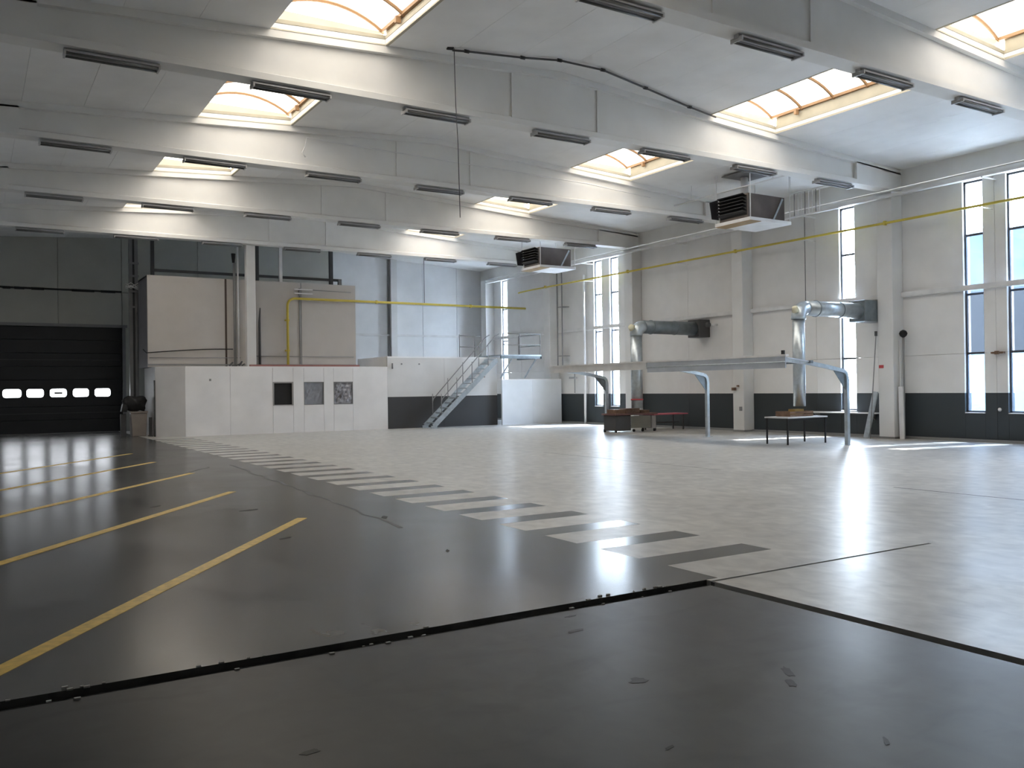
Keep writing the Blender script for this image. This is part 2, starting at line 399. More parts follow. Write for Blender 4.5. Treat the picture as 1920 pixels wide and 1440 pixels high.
# sectional door
door = sroot('door_1', (3.06, YB+0.1, 0))
nz = 8
for k in range(nz):
    z0 = k*DZ/nz; z1 = (k+1)*DZ/nz
    o = box('door_panel', DX0, DX1, YB+0.06, YB+0.12, z0+0.006, z1-0.006, M_door, door, bevel=0.008)
    if k in (1, 5): box('stiffener_rib', DX0+0.1, DX1-0.1, YB+0.045, YB+0.058, (z0+z1)/2-0.01, (z0+z1)/2+0.01, M_dgrey, door)
for a, b in ((1.12, 1.76), (1.95, 2.55), (2.78, 3.38), (3.62, 4.2), (4.43, 5.02)):
    cx, cz, hw, hh = (a+b)/2, 1.64, (b-a)/2, 0.165
    def oval(hw, hh, y):
        r = min(hh*0.6, hw)
        pts = []
        for q, (sx_, sz_) in enumerate(((1, 1), (-1, 1), (-1, -1), (1, -1))):
            for t in range(6):
                an = math.radians(90*q + 18*t)
                pts.append((cx+sx_*(hw-r)+r*math.cos(an), y, cz+sz_*(hh-r)+r*math.sin(an)))
        return pts
    fr = MB().prism(oval(hw+0.035, hh+0.035, YB+0.038), 0, (0, 0.02, 0)).build('window_rim', M_black, door)
    pn = MB().prism(oval(hw, hh, YB+0.030), 0, (0, 0.02, 0)).build('window_pane', M_dpane, door)
box('pull_handle', 2.93, 3.23, YB+0.005, YB+0.028, 1.60, 1.68, M_dgrey, door)
box('door_backing', DX0-0.05, DX1+0.05, YB+0.13, YB+0.16, -0.05, DZ+0.05, M_dgrey, door)  # added sheet, stops outside light showing between the door panels
box('light_gap_strip', DX0-0.3, DX1+0.3, YB-0.01, YB+0.4, -0.2, 0.012, M_grey, door)  # added strip, blocks outside light leaking under the door
for x in (DX0-0.12, DX1+0.0): box('guide_rail', x, x+0.12, YB-0.06, YB+0.0, 0, DZ+0.1, M_grey, door)
box('lintel', DX0-0.2, DX1+0.2, YB-0.04, YB, DZ, DZ+0.12, M_grey, door)

# ------------------------------------------------------------------ ceiling, skylights
ceil = sroot('ceiling')
SL = [(4.62, 6.85), (15.42, 17.70)]
xp = [XL, -0.2, 1.0, 2.2, 3.4, 4.62, 6.85, 8.22, 9.58, RIDGE, 12.07, 13.19, 14.3, 15.42, 17.70, 18.8, 19.9, 21.0, 22.1, XR+0.3]
bays = [(YF, 4.0), (4.0, 9.85), (9.85, 15.7), (15.7, 21.55), (21.55, 27.4), (27.4, 33.25), (33.25, 39.1), (39.1, YB+0.2)]
SKY_BAYS = [1, 2, 3, 4, 5]
def plank(x0, x1, y0, y1):
    g = 0.0025
    P = [(x0+g, y0, zc(x0)), (x1-g, y0, zc(x1)), (x1-g, y0, zc(x1)+0.12), (x0+g, y0, zc(x0)+0.12)]
    MB().prism(P, 0, (0, y1-y0, 0)).build('roof_panel', M_ceil, ceil)
for bi, (y0, y1) in enumerate(bays):
    xs = xp
    for a, b in zip(xs, xs[1:]):
        if (a, b) in SL and bi in SKY_BAYS:
            plank(a, b, y0, y0+0.20); plank(a, b, y1-0.20, y1)
        else: plank(a, b, y0, y1)
# weather skin over the joints
mb = MB()
for bi, (y0, y1) in enumerate(bays):
    for a, b in zip(xp, xp[1:]):
        if (a, b) in SL and bi in SKY_BAYS:
            for c, d in ((y0, y0+0.20), (y1-0.20, y1)): mb.prism([(a, c, zc(a)+0.13), (b, c, zc(b)+0.13), (b, c, zc(b)+0.2), (a, c, zc(a)+0.2)], 0, (0, d-c, 0))
        else: mb.prism([(a, y0, zc(a)+0.13), (b, y0, zc(b)+0.13), (b, y0, zc(b)+0.2), (a, y0, zc(a)+0.2)], 0, (0, y1-y0, 0))
mb.build('roof_skin', M_curb, ceil)
ordn = ['nearest', 'second nearest', 'third', 'fourth', 'farthest']
def skylight(x0, x1, y0, y1, label, group):
    s = thing('skylight', label, 'skylight', ((x0+x1)/2, (y0+y1)/2, zc(x0)), group)
    za = max(zc(x0), zc(x1)) + 0.30; zl0, zl1 = zc(x0), zc(x1)
    # sloping curb, four sides
    t = 0.06; f = 0.12                                  # flare
    def side(p0, p1, p2, p3, out):
        o = Vector(out)*t
        P = [Vector(p) for p in (p0, p1, p2, p3)]
        mb = MB(); mb.add(P+[q+o for q in P], [(0,1,2,3),(4,7,6,5),(0,4,5,1),(1,5,6,2),(2,6,7,3),(3,7,4,0)])
        mb.build('curb', M_curb, s)
    side((x0, y0, zl0), (x0, y1, zl0), (x0-f*0.2, y1, za), (x0-f*0.2, y0, za), (-1,0,0))
    side((x1, y0, zl1), (x1, y1, zl1), (x1+f*0.2, y1, za), (x1+f*0.2, y0, za), (1,0,0))
    side((x0, y0, zl0), (x1, y0, zl1), (x1, y0-f, za), (x0, y0-f, za), (0,-1,0))
    side((x0, y1, zl0), (x1, y1, zl1), (x1, y1+f, za), (x0, y1+f, za), (0,1,0))
    X0, X1, Y0, Y1 = x0-0.03, x1+0.03, y0-f, y1+f
    rise = 0.36; cx = (X0+X1)/2; hw = (X1-X0)/2
    R = (hw*hw+rise*rise)/(2*rise)
    def zz(x): return za + math.sqrt(max(R*R-(x-cx)**2, 0)) - (R-rise)
    nb = 6; ys = [Y0+(Y1-Y0)*k/nb for k in range(nb+1)]
    n = 12; xs = [X0+(X1-X0)*k/n for k in range(n+1)]
    for a, b in zip(ys, ys[1:]):
        vs = [(x, yy, zz(x)) for x in xs for yy in (a+0.02, b-0.02)]
        fs = [(2*i, 2*i+1, 2*i+3, 2*i+2) for i in range(n)]
        m2 = len(vs); vs += [(x, yy, zz(x)+0.02) for x in xs for yy in (a+0.02, b-0.02)]
        fs += [(m2+2*i+2, m2+2*i+3, m2+2*i+1, m2+2*i) for i in range(n)]
        fs += [(2*i, 2*i+2, m2+2*i+2, m2+2*i) for i in range(n)] + [(2*i+1, m2+2*i+1, m2+2*i+3, 2*i+3) for i in range(n)]
        fs += [(0, m2, m2+1, 1), (2*n, 2*n+1, m2+2*n+1, m2+2*n)]
        MB().add(vs, fs).build('dome_pane', M_dome, s, smooth=False)
    for yy in ys:
        MB().tube([(x, yy, zz(x)-0.02) for x in xs], 0.038, 6).build('arch_bar', M_rust, s)
    for x in (X0+0.02, X1-0.02): box('base_rail', x-0.05, x+0.05, Y0, Y1, za-0.025, za+0.05, M_rust, s)
    # end walls of the vault
    for yy, sg in ((Y0-0.03, 1), (Y1+0.01, -1)):
        P = [(x, yy, zz(x)+0.02) for x in xs]; P = [(X0, yy, za-0.02)] + P + [(X1, yy, za-0.02)]
        MB().prism(P, 0, (0, 0.02, 0)).build('end_cap', M_dome, s)
    box('crank_bracket', x1-0.12, x1-0.02, y1-0.75, y1-0.68, za-0.14, za-0.02, M_rust, s)
    return s
for si, (x0, x1) in enumerate(SL):
    for k, bi in enumerate(SKY_BAYS):
        y0, y1 = bays[bi]
        if bi == 1 and si == 0:
            skylight(x0, x1, y0+0.21, y1-0.21, 'vaulted skylight nearest to the camera in the left-hand row, above the frame', 'left row of vaulted skylights'); continue
        skylight(x0, x1, y0+0.21, y1-0.21,
                 '%s vaulted roof skylight in the %s row, brown arch bars over white panes' % (['nearest', 'second', 'third', 'fourth', 'farthest'][k], ('left-hand', 'right-hand')[si]),
                 '%s row of vaulted skylights' % ('left', 'right')[si])

# ------------------------------------------------------------------ roof beams
bn = ['nearest', 'second nearest', 'third', 'fourth', 'farthest']
for bi, yc in enumerate(BEAM_Y[1:6]):
    z0 = 7.15
    b = thing('roof_beam', 'white tapered concrete roof beam, %s of the five across the hall' % (bn[bi]), 'beam', (RIDGE, yc, z0), 'white roof beams across the hall')
    xa, xz = -1.35, 22.98
    MB().box(0.95, 20.95, yc-0.2, yc+0.2, z0, z0+0.12).add(
        [(0.95, yc-0.2, z0+0.12), (20.95, yc-0.2, z0+0.12), (20.95, yc-0.08, z0+0.17), (0.95, yc-0.08, z0+0.17), (0.95, yc+0.2, z0+0.12), (20.95, yc+0.2, z0+0.12), (20.95, yc+0.08, z0+0.17), (0.95, yc+0.08, z0+0.17)],
        [(0,1,2,3), (4,7,6,5)]).build('bottom_flange', M_beam, b)
    MB().prism([(0.9, yc-0.09, z0+0.1), (21.0, yc-0.09, z0+0.1), (21.0, yc-0.09, zc(21.0)-0.1), (RIDGE, yc-0.09, zc(RIDGE)-0.1), (0.9, yc-0.09, zc(0.9)-0.1)], 0, (0, 0.18, 0)).build('web', M_beam, b)
    MB().prism([(xa, yc-0.2, zc(xa)-0.14), (RIDGE, yc-0.2, zc(RIDGE)-0.14), (xz, yc-0.2, zc(22.9)-0.14), (xz, yc-0.2, zc(22.9)-0.002), (RIDGE, yc-0.2, zc(RIDGE)-0.002), (xa, yc-0.2, zc(xa)-0.002)], 0, (0, 0.4, 0)).build('top_flange', M_beam, b)
    for a, c in ((xa, 0.95), (20.95, xz)):
        MB().prism([(a, yc-0.2, z0), (c, yc-0.2, z0), (c, yc-0.2, zc(min(c, 22.9))-0.1), (a, yc-0.2, zc(a)-0.1)], 0, (0, 0.4, 0)).build('end_block', M_beam, b)
    for x in (9.75, 12.0):
        MB().box(x, x+0.10, yc-0.12, yc+0.12, z0+0.12, zc(x)-0.12).build('stiffener', M_beam, b)
for yc in (BEAM_Y[6],):
    MB()

# ------------------------------------------------------------------ fluorescent fixtures under the beams
LX = [1.33, 4.33, 7.3, 10.35, 13.35, 16.36, 19.45]
ow = ['first', 'second', 'third', 'fourth', 'fifth', 'sixth', 'seventh']
proto = None
lamp_src = {}
def make_lamp():
    t = thing('fluorescent_fixture', 'x', 'ceiling light', (0, 0, 7.08))
    t.location = (0, 0, 7.08)
    MB().box(0, 1.45, -0.05, 0.05, 7.09, 7.15).build('housing', M_lamp, t)
    MB().box(0, 1.45, -0.125, -0.052, 7.075, 7.10).box(0, 1.45, 0.052, 0.125, 7.075, 7.10).build('reflector', M_lamp, t)
    for yy in (-0.09, 0.09): tube('lamp_tube', [(0.03, yy, 7.055), (1.42, yy, 7.055)], 0.019, M_tube, t, 8)
    for xx in (0.0, 1.42):
        MB().box(xx, xx+0.03, -0.125, 0.125, 7.03, 7.08).build('end_socket', M_lamp, t)
    return t
proto = make_lamp()
first = True
for bi, yc in enumerate(BEAM_Y[1:6]):
    for li, x in enumerate(LX):
        if bi == 0 and li < 2: continue
        o = proto if first else copy_tree(proto); first = False
        o.location = (x, yc-0.02, 7.08)
        tag(o, 'twin tube fluorescent fixture under the %s roof beam, %s from the left wall' % (bn[bi], ow[li]), 'ceiling light', 'fluorescent fixtures under the roof beams')

# ------------------------------------------------------------------ columns along the right wall
def column(y, label, x0=22.5, x1=22.999, w=0.5, top=7.15):
    c = thing('concrete_column', label, 'column', ((x0+x1)/2, y, 0), 'white columns along the window wall')
    MB().box(x0, x1, y-w/2, y+w/2, 0, top-0.001).build('shaft', M_wallN, c, bevel=0.02)
    box('base_band', x0-0.004, x1, y-w/2-0.004, y+w/2+0.004, 0, 0.06, M_grey, c)
    return c
M_wallN = wall_mat('column_paint', (0.72, 0.71, 0.69))
column(9.85, 'white concrete column nearest the camera, right of the frame')
column(15.78, 'large white concrete column between the leaning planks')
column(21.5, 'white concrete column with a brown bracket, left of the table with a crate')
column(27.35, 'white concrete column behind the round duct of the red-topped bench')
column(33.2, 'white concrete column beside the two thin vertical pipes')
column(38.98, 'white corner column behind the stair platform')

# ------------------------------------------------------------------ pipes and trays on the walls
g = thing('gas_pipe', 'long yellow gas pipe running along the window wall', 'pipe', (22.45, 15, 6.2))
tube('pipe_run', [(22.45, 8, 6.21), (22.45, 20, 6.21), (22.45, 34.4, 6.19)] + elbow((22.45, 34.4, 6.19), (22.45, 35.3, 6.18), (22.45, 36.0, 6.1), 0.2)[4:], 0.035, M_ypipe, g)
for y in (9.85, 12.9, 15.7, 18.6, 21.5, 24.4, 27.3, 30.2, 33.2):
    if y in (12.9, 18.6, 24.4, 30.2): box('bracket', 22.42, 22.999, y-0.02, y+0.02, 6.15, 6.17, M_wp, g)
    else: box('clamp', 22.40, 22.497, y-0.03, y+0.03, 6.15, 6.27, M_ypipe, g)
g = thing('gas_pipe', 'yellow gas pipe crossing above the stairs and bending down over the cream cabin', 'pipe', (16, 34.05, 5.27))
pts = [(21.9, 34.05, 5.27), (12, 34.05, 5.27)] + elbow((12, 34.05, 5.27), (10.72, 34.05, 5.27), (10.72, 34.05, 4), 0.35) + [(10.72, 34.05, 2.545)]
tube('pipe_run', pts, 0.05, M_ypipe, g)
tube('hanger', [(16.72, 34.05, 5.3), (16.72, 34.05, 8.05)], 0.012, M_dgrey, g, 6)
for z in (3.2, 4.4): box('clamp', 10.64, 10.80, 34.05, 34.199, z-0.03, z+0.03, M_ypipe, g)
for x in (14.5, 19.0): box('clamp', x-0.03, x+0.03, 34.0, 34.1, 5.2, 5.34, M_ypipe, g)

g = thing('cable_tray', 'white cable tray along the tops of the window wall columns', 'cable tray', (22.4, 20, 6.95))
MB().box(22.34, 22.49, 8, 38.5, 6.93, 6.945).box(22.34, 22.35, 8, 38.5, 6.945, 7.0).box(22.48, 22.49, 8, 38.5, 6.945, 7.0).build('tray', M_wp, g)
tube('conduit', [(22.28, 8, 7.08), (22.28, 38.5, 7.08)], 0.025, M_wp, g, 8)
for y in (12.8, 18.6, 24.4, 30.3): box('bracket', 22.34, 22.999, y-0.02, y+0.02, 6.90, 6.929, M_wp, g)
for k, (a, b) in enumerate(((10.1, 15.52), (16.04, 21.24), (21.76, 27.09), (27.61, 32.94), (33.46, 38.7))):
    t_ = thing('cable_trunking', 'grey trunking at mid height on the window wall, %s bay from the camera' % ow[k], 'trunking', (22.97, (a+b)/2, 4.15), 'mid height trunking on the window wall')
    MB().box(22.89, 22.999, a, b, 4.08, 4.20).build('channel', M_wp, t_); MB().box(22.875, 22.89, a, b, 4.10, 4.215).build('lid', M_wp, t_)

# pipe pair left of the canopy
g = thing('service_pipe', 'two thin grey vertical pipes stepping around the low white enclosure', 'pipe', (22.9, 33.6, 2.5))
tube('pipe', [(22.56, 32.42, 6.92), (22.56, 32.42, 2.6)] + elbow((22.56, 32.42, 2.6), (22.56, 32.42, 2.42), (22.56, 32.0, 2.42), 0.12) + [(22.56, 31.2, 2.42)], 0.03, M_grey, g)
tube('pipe', [(22.56, 32.05, 6.92), (22.56, 32.05, 2.48)], 0.03, M_grey, g)
tube('pipe', [(22.56, 31.15, 2.42), (22.56, 31.15, 1.35)], 0.025, M_grey, g)
box('junction_box', 22.50, 22.62, 31.95, 32.5, 2.40, 2.50, M_grey, g)
box('junction_box', 22.50, 22.62, 31.05, 31.5, 1.98, 2.06, M_grey, g)
for z in (3.0, 5.2): box('bracket', 22.59, 22.93, 32.0, 32.45, z, z+0.03, M_grey, g)
g = tag(tube('downpipe', [(22.80, 30.72, 0.0), (22.80, 30.72, 6.5)], 0.055, M_wp), 'white downpipe beside the left window of the far pair', 'pipe')
g = tag(tube('conduit', [(22.99, 19.0, 4.2), (22.99, 19.0, 7.04)], 0.012, M_grey), 'thin grey conduit rising left of the single tall window', 'conduit')

# ------------------------------------------------------------------ partition blocks at the back
lb = thing('office_block', 'long low white partition block with three square openings', 'partition', (10.2, 34.5, 0))
ZT = 2.48
FX = [6.62, 8.2, 9.79, 10.58, 11.0, 11.8, 12.2, 13.0, 14.5]
def fpanel(x0, x1, z0, z1): MB().box(x0+0.004, x1-0.004, 33.0, 33.1, z0, z1).build('front_panel', M_block, lb)
OP = [(9.79, 10.58), (11.0, 11.8), (12.2, 13.0)]
for a, b in zip(FX, FX[1:]):
    if (a, b) in OP: fpanel(a, b, 0, 1.05); fpanel(a, b, 1.94, ZT)
    else: fpanel(a, b, 0, ZT)
MB().prism([(5.75, 33.9, 0), (6.616, 33.0, 0), (6.7, 33.06, 0), (5.84, 33.96, 0)], 0, (0, 0, ZT)).build('corner_panel', M_block, lb)
MB().box(5.75, 5.85, 33.95, 36.2, 0, ZT).build('side_panel', M_block, lb)
MB().prism([(5.75, 33.9, ZT), (6.62, 33.0, ZT), (14.5, 33.0, ZT), (14.5, 36.2, ZT), (5.75, 36.2, ZT)], 0, (0, 0, 0.06)).build('roof_slab', M_block, lb)
box('back_panel', 5.86, 14.49, 36.1, 36.2, 0, ZT, M_dgrey, lb)
box('door_edge', 5.70, 5.745, 33.86, 33.95, 0, 2.05, M_dgrey, lb)
# three openings
w1 = thing('black_opening', 'black unglazed square opening in the low white block', 'window', (10.18, 33.0, 1.05), 'square openings in the low white block')
box('recess', 9.80, 10.57, 33.08, 33.45, 1.06, 1.93, M_black, w1)
MB().box(9.79, 10.58, 32.98, 33.0, 1.90, 1.95).box(9.79, 9.83, 32.98, 33.0, 1.05, 1.9).box(10.52, 10.58, 32.98, 33.0, 1.05, 1.9).box(9.79, 10.58, 32.98, 33.0, 1.05, 1.08).build('frame', mat('pale_frame_paint', (0.35, 0.33, 0.32)), w1)
w2 = thing('film_covered_window', 'square window covered with plain grey film, middle of the three openings', 'window', (11.4, 33.0, 1.05), 'square openings in the low white block')
w3 = thing('film_covered_window', 'square window with crumpled silvery film, right of the three openings', 'window', (12.6, 33.0, 1.05), 'square openings in the low white block')
for w, x0, x1, m in ((w2, 11.0, 11.8, M_foil2), (w3, 12.2, 13.0, M_foil)):
    n = 10; mb = MB(); vs = []
    for i in range(n+1):
        for j in range(n+1):
            d = 0.0 if i in (0, n) or j in (0, n) else rr.uniform(-1, 1)*(0.012 if w is w2 else 0.035)
            vs.append((x0+0.03+(x1-x0-0.06)*i/n, 33.03+d, 1.08+0.83*j/n))
    fs = [(i*(n+1)+j, (i+1)*(n+1)+j, (i+1)*(n+1)+j+1, i*(n+1)+j+1) for i in range(n) for j in range(n)]
    b0 = len(vs); vs += [(v[0], 33.09, v[2]) for v in vs[:b0]]; fs += [tuple(b0+q for q in f[::-1]) for f in fs[:n*n]]
    mb.add(vs, fs).build('film', m, w)
    MB().box(x0, x1, 32.99, 33.0, 1.90, 1.94).box(x0, x1, 32.99, 33.0, 1.05, 1.08).box(x0, x0+0.03, 32.99, 33.0, 1.08, 1.9).box(x1-0.03, x1, 32.99, 33.0, 1.08, 1.9).build('frame', M_grey, w)
tag(box('red_cable_duct', 8.95, 13.3, 33.02, 33.14, ZT+0.06, ZT+0.13, mat('dull_red_paint', (0.36, 0.17, 0.15), 0.6)), 'dull red ledge along the top of the low white block', 'ledge')
tag(box('wall_plaque', 7.45, 7.52, 32.98, 33.0, 2.0, 2.08, M_grey), 'tiny grey plate high on the low white block', 'plate')

ub = thing('cream_cabin', 'tall cream panelled cabin standing behind the low white block', 'cabin', (9.6, 35.2, ZT+0.06))
for a, b in ((5.56, 8.33), (8.41, 11.3), (11.34, 13.62)):
    MB().box(a, b, 34.2, 34.3, 2.54, 5.92).build('front_panel', M_cream, ub)
MB().box(8.33, 8.41, 34.23, 34.3, 2.54, 5.92).build('dark_joint', mat('brown_joint', (0.10, 0.075, 0.065)), ub)
MB().box(11.30, 11.34, 34.22, 34.3, 2.54, 5.92).build('dark_joint', M_grey, ub)
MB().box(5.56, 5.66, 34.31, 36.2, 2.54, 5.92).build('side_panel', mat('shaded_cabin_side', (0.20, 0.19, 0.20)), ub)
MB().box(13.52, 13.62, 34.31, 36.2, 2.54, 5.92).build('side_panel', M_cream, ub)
MB().box(5.56, 13.62, 34.31, 36.2, 5.86, 5.92).build('roof', M_dgrey, ub)
MB().box(5.67, 13.51, 36.1, 36.19, 2.54, 5.85).build('back_panel', M_dgrey, ub)
MB().box(5.56, 13.62, 34.18, 34.199, 2.60, 2.66).build('skirting', M_grey, ub)

tb = thing('banded_partition', 'white partition with charcoal lower band behind the metal stairs', 'partition', (17.1, 33, 0))
for a, b in ((14.5, 17.1), (17.1, 19.7)): MB().box(a+0.003, b-0.003, 33.0, 33.12, 0, 2.90).build('front_panel', M_blockband, tb)
MB().box(14.5, 14.6, 33.13, 36.2, 2.55, 2.90).build('side_panel', M_block, tb)
MB().box(19.6, 19.7, 33.13, 36.2, 0, 2.90).build('side_panel', M_block, tb)
MB().box(14.5, 19.7, 33.0, 36.2, 2.901, 2.96).build('roof_slab', M_block, tb)
MB().box(14.6, 19.59, 36.1, 36.2, 0, 2.89).build('back_panel', M_block, tb)
for x in (15.1, 15.9): box('vent_cap', x, x+0.06, 32.985, 33.0, 2.62, 2.68, M_grey, tb)
tag(tube('wall_tap', [(14.7, 32.95, 2.45), (14.7, 32.95, 2.68)], 0.03, M_grey), 'small grey fitting high at the left edge of the banded partition', 'fitting')
tag(MB().box(18.85, 19.02, 32.88, 33.0, 2.08, 2.26).build('alarm_bell', M_wood), 'small brown box on the partition under the stair platform', 'box')
le = thing('low_enclosure', 'low plain white enclosure between the stairs and the window wall', 'partition', (21.3, 33, 0))
for a, b in ((19.71, 21.3), (21.3, 22.86)): MB().box(a+0.003, b-0.003, 32.6, 32.7, 0, 1.95).build('front_panel', wall_mat('pale_blue_white_paint', (0.78, 0.80, 0.82)), le)
MB().box(19.71, 22.86, 32.6, 32.9, 1.951, 1.99).build('top_cap', M_block, le)

# roof-top columns, posts, beam above the cabin
c = thing('roof_post', 'white column rising from the low block to the farthest roof beam', 'column', (9.1, 33.4, 2.54))
MB().box(8.93, 9.28, 33.35, 33.6, 2.54, 7.149).build('shaft', M_wallN, c, bevel=0.02)
c = thing('steel_post', 'thin white post above the cream cabin, right of the white column', 'post', (10.35, 34.5, 5.92))
MB().box(10.52, 10.64, 34.4, 34.52, 5.92, 7.9).build('shaft', M_wp, c); box('foot_plate', 10.46, 10.70, 34.34, 34.58, 5.92, 5.94, M_wp, c)
c = thing('steel_rack', 'dark steel frame standing on the cream cabin roof below the ceiling', 'frame', (10, 35.5, 5.92))
MB().box(12.98, 13.12, 35.4, 35.54, 5.92, 7.8).build('post', M_dgrey, c); MB().box(5.9, 6.02, 35.4, 35.54, 5.92, 7.8).build('post', M_dgrey, c)
MB().box(5.9, 13.5, 35.42, 35.52, 6.22, 6.32).build('rail', M_dgrey, c)
MB().box(9.85, 9.99, 35.4, 35.54, 5.92, 7.8).build('post', M_dgrey, c)
MB().bar((9.55, 35.47, 7.8), (9.85, 35.47, 6.3), 0.08, 0.08).build('brace', M_grey, c)
MB().box(13.36, 13.5, 35.4, 35.54, 5.92, 6.32).build('post', M_grey, c)
# steel column left of the cabin with a cable bundle
c = thing('steel_column', 'grey steel column between the dark door and the cream cabin', 'column', (5.45, 36.7, 0))
MB().box(5.30, 5.42, 36.6, 36.8, 0, 8.0).build('flange', M_grey, c); MB().box(5.5, 5.62, 36.6, 36.8, 0, 8.0).build('flange', M_grey, c)
MB().box(5.42, 5.5, 36.67, 36.73, 0, 8.0).build('web', M_dgrey, c)
for z in (4.9, 5.5, 6.1, 6.6): box('bolt_plate', 5.27, 5.65, 36.57, 36.6, z, z+0.08, M_grey, c)
c = thing('cable_bundle', 'tangle of pale cables on the steel column at cabin height', 'cable', (5.5, 36.5, 5.6))
for k in range(6):
    a = rr.uniform(-.08, .08); z = 5.72+rr.uniform(-.12, .12)
    tube('cable', [(5.15, 36.52, z+a), (5.35, 36.54, z-a), (5.6, 36.54, z+a*1.5), (5.85, 36.50, z-a)], 0.018, M_wp, c, 6)

# cables and pipes on the cabin front
tag(tube('sagging_cable', [(5.38, 34.12, 3.19)] + [(5.5+3.1*t/8, 34.12, 3.06+0.17*math.sin(t/8*math.pi/2)) for t in range(9)], 0.02, M_black), 'black cable strung across the cream cabin to the white column', 'cable')
tag(tube('conduit', [(5.6, 34.15, 2.88), (8.9, 34.15, 2.90)], 0.014, M_grey), 'thin grey conduit low across the cream cabin below the black cable', 'conduit')
tag(tube('conduit', [(9.3, 34.15, 2.97), (13.5, 34.15, 2.97)], 0.012, M_grey), 'thin grey conduit low across the right half of the cream cabin', 'conduit')
tag(tube('drain_pipe', [(8.80, 34.08, 2.545), (8.80, 34.08, 7.3)], 0.035, M_wp), 'slim white pipe directly left of the white column', 'pipe')
tag(tube('drain_pipe', [(8.68, 34.12, 2.545), (8.68, 34.12, 6.545)], 0.05, M_grey), 'slim grey pipe left of the slim white pipe on the cabin', 'pipe')
tag(tube('lamp_head', [(8.66, 34.15, 6.55), (8.66, 34.15, 6.9)], [0.045, 0.085], M_black), 'black lantern hanging above the cabin beside the white column', 'lamp')
tag(tube('black_hose', [(9.62, 34.1, 2.54), (9.62, 34.1, 4.3), (9.65, 34.1, 4.85)], [0.05, 0.045, 0.02], M_dgrey), 'dark tapered hose standing right of the white column', 'hose')
tag(tube('black_hose', [(9.40, 34.05, 2.545), (9.40, 34.05, 4.05)], 0.035, M_black), 'short black hose close against the right of the white column', 'hose')
tag(tube('conduit', [(11.25, 34.172, 2.67), (11.25, 34.172, 5.38)], 0.024, M_grey), 'grey conduit down the cabin joint crossing behind the yellow pipe', 'conduit')
u = thing('bracket_arm', 'pale double bracket high on the right half of the cream cabin', 'bracket', (11.2, 34.1, 5.6))
box('rail', 11.0, 11.75, 34.02, 34.08, 5.62, 5.66, M_wp, u); box('rail', 11.0, 11.75, 34.02, 34.08, 5.46, 5.50, M_wp, u); box('strut', 11.22, 11.28, 34.08, 34.199, 5.40, 5.7, M_grey, u)
tag(tube('conduit', [(11.3, 34.12, 5.66), (13.4, 34.12, 5.62)], 0.015, M_grey), 'thin grey conduit right of the double bracket near the cabin top', 'conduit')
d = thing('clutter_pile', 'dark bits and cable offcuts on the low block left of the column', 'clutter', (8.5, 33.4, 2.54))
for k in range(5):
    x = 8.25+0.12*k; MB().bar((x, 33.3+rr.uniform(-.05,.1), 2.57), (x+rr.uniform(.05,.25), 33.35, 2.60+rr.uniform(0, .14)), 0.05, 0.04).build('offcut', M_dgrey, d)

# back wall columns on the right part
for x, l in ((17.62, 'pale column on the back wall above the banded partition'),):
    t_ = thing('wall_column', l, 'column', (x+0.15, YB-0.1, 0))
    MB().box(x, x+0.10, YB-0.06, YB-0.001, 0, 8.05).build('dark_edge', M_grey, t_); MB().box(x+0.10, x+0.42, YB-0.22, YB-0.001, 0, 8.05).build('shaft', M_wallN, t_)
tag(box('cable_trunking', 14.7, 22.49, YB-0.06, YB-0.001, 4.25, 4.35, M_wp), 'grey trunking across the back wall behind the stair railing', 'trunking')

# white bin with black bags
b = thing('beige_bin', 'beige square bin beside the dark sectional door', 'bin', (5.3, 34.9, 0))
MB().prism([(5.08, 34.7, 0.0), (5.56, 34.7, 0.0), (5.60, 34.7, 0.86), (5.04, 34.7, 0.86)], 0, (0, 0.5, 0)).build('tub', M_bin, b, bevel=0.02)
box('rim', 5.02, 5.62, 34.68, 35.22, 0.86, 0.92, M_bin, b)
b = thing('black_sack', 'black sacks heaped on top of the beige bin', 'bag', (5.2, 34.9, 0.92))
bm = bmesh.new(); bmesh.ops.create_icosphere(bm, subdivisions=3, radius=1.0)
for v in bm.verts:
    n_ = 1+0.10*math.sin(v.co.x*7+v.co.z*5)+0.07*math.sin(v.co.y*11); v.co = Vector((max(-1, min(1, v.co.x*1.25))*0.37*n_, v.co.y*0.27*n_, max(-0.86, min(0.9, v.co.z*1.2))*0.30*n_))
    v.co += Vector((5.19, 34.95, 1.20))
me = bpy.data.meshes.new('sack'); bm.to_mesh(me); bm.free(); me.materials.append(M_black)
for p_ in me.polygons: p_.use_smooth = True
o = bpy.data.objects.new('sack', me); COL.objects.link(o); o.parent = b; o.location = -Vector(b.location)
MB().prism([(4.72, 34.75, 0.92), (4.9, 34.75, 0.9), (5.0, 34.75, 1.15), (4.78, 34.75, 1.2)], 0, (0, 0.3, 0)).build('loose_end', M_black, b)
tag(MB().box(4.72, 4.90, 34.9, 35.1, 0, 0.82).build('metal_stand', M_dgrey), 'dark narrow stand left of the beige bin', 'stand')
tag(MB().box(5.6, 5.68, 34.2, 34.4, 0, 0.7).box(5.58, 5.70, 34.15, 34.45, 0, 0.03).build('fire_post', M_dgrey), 'short dark post right of the beige bin', 'post')

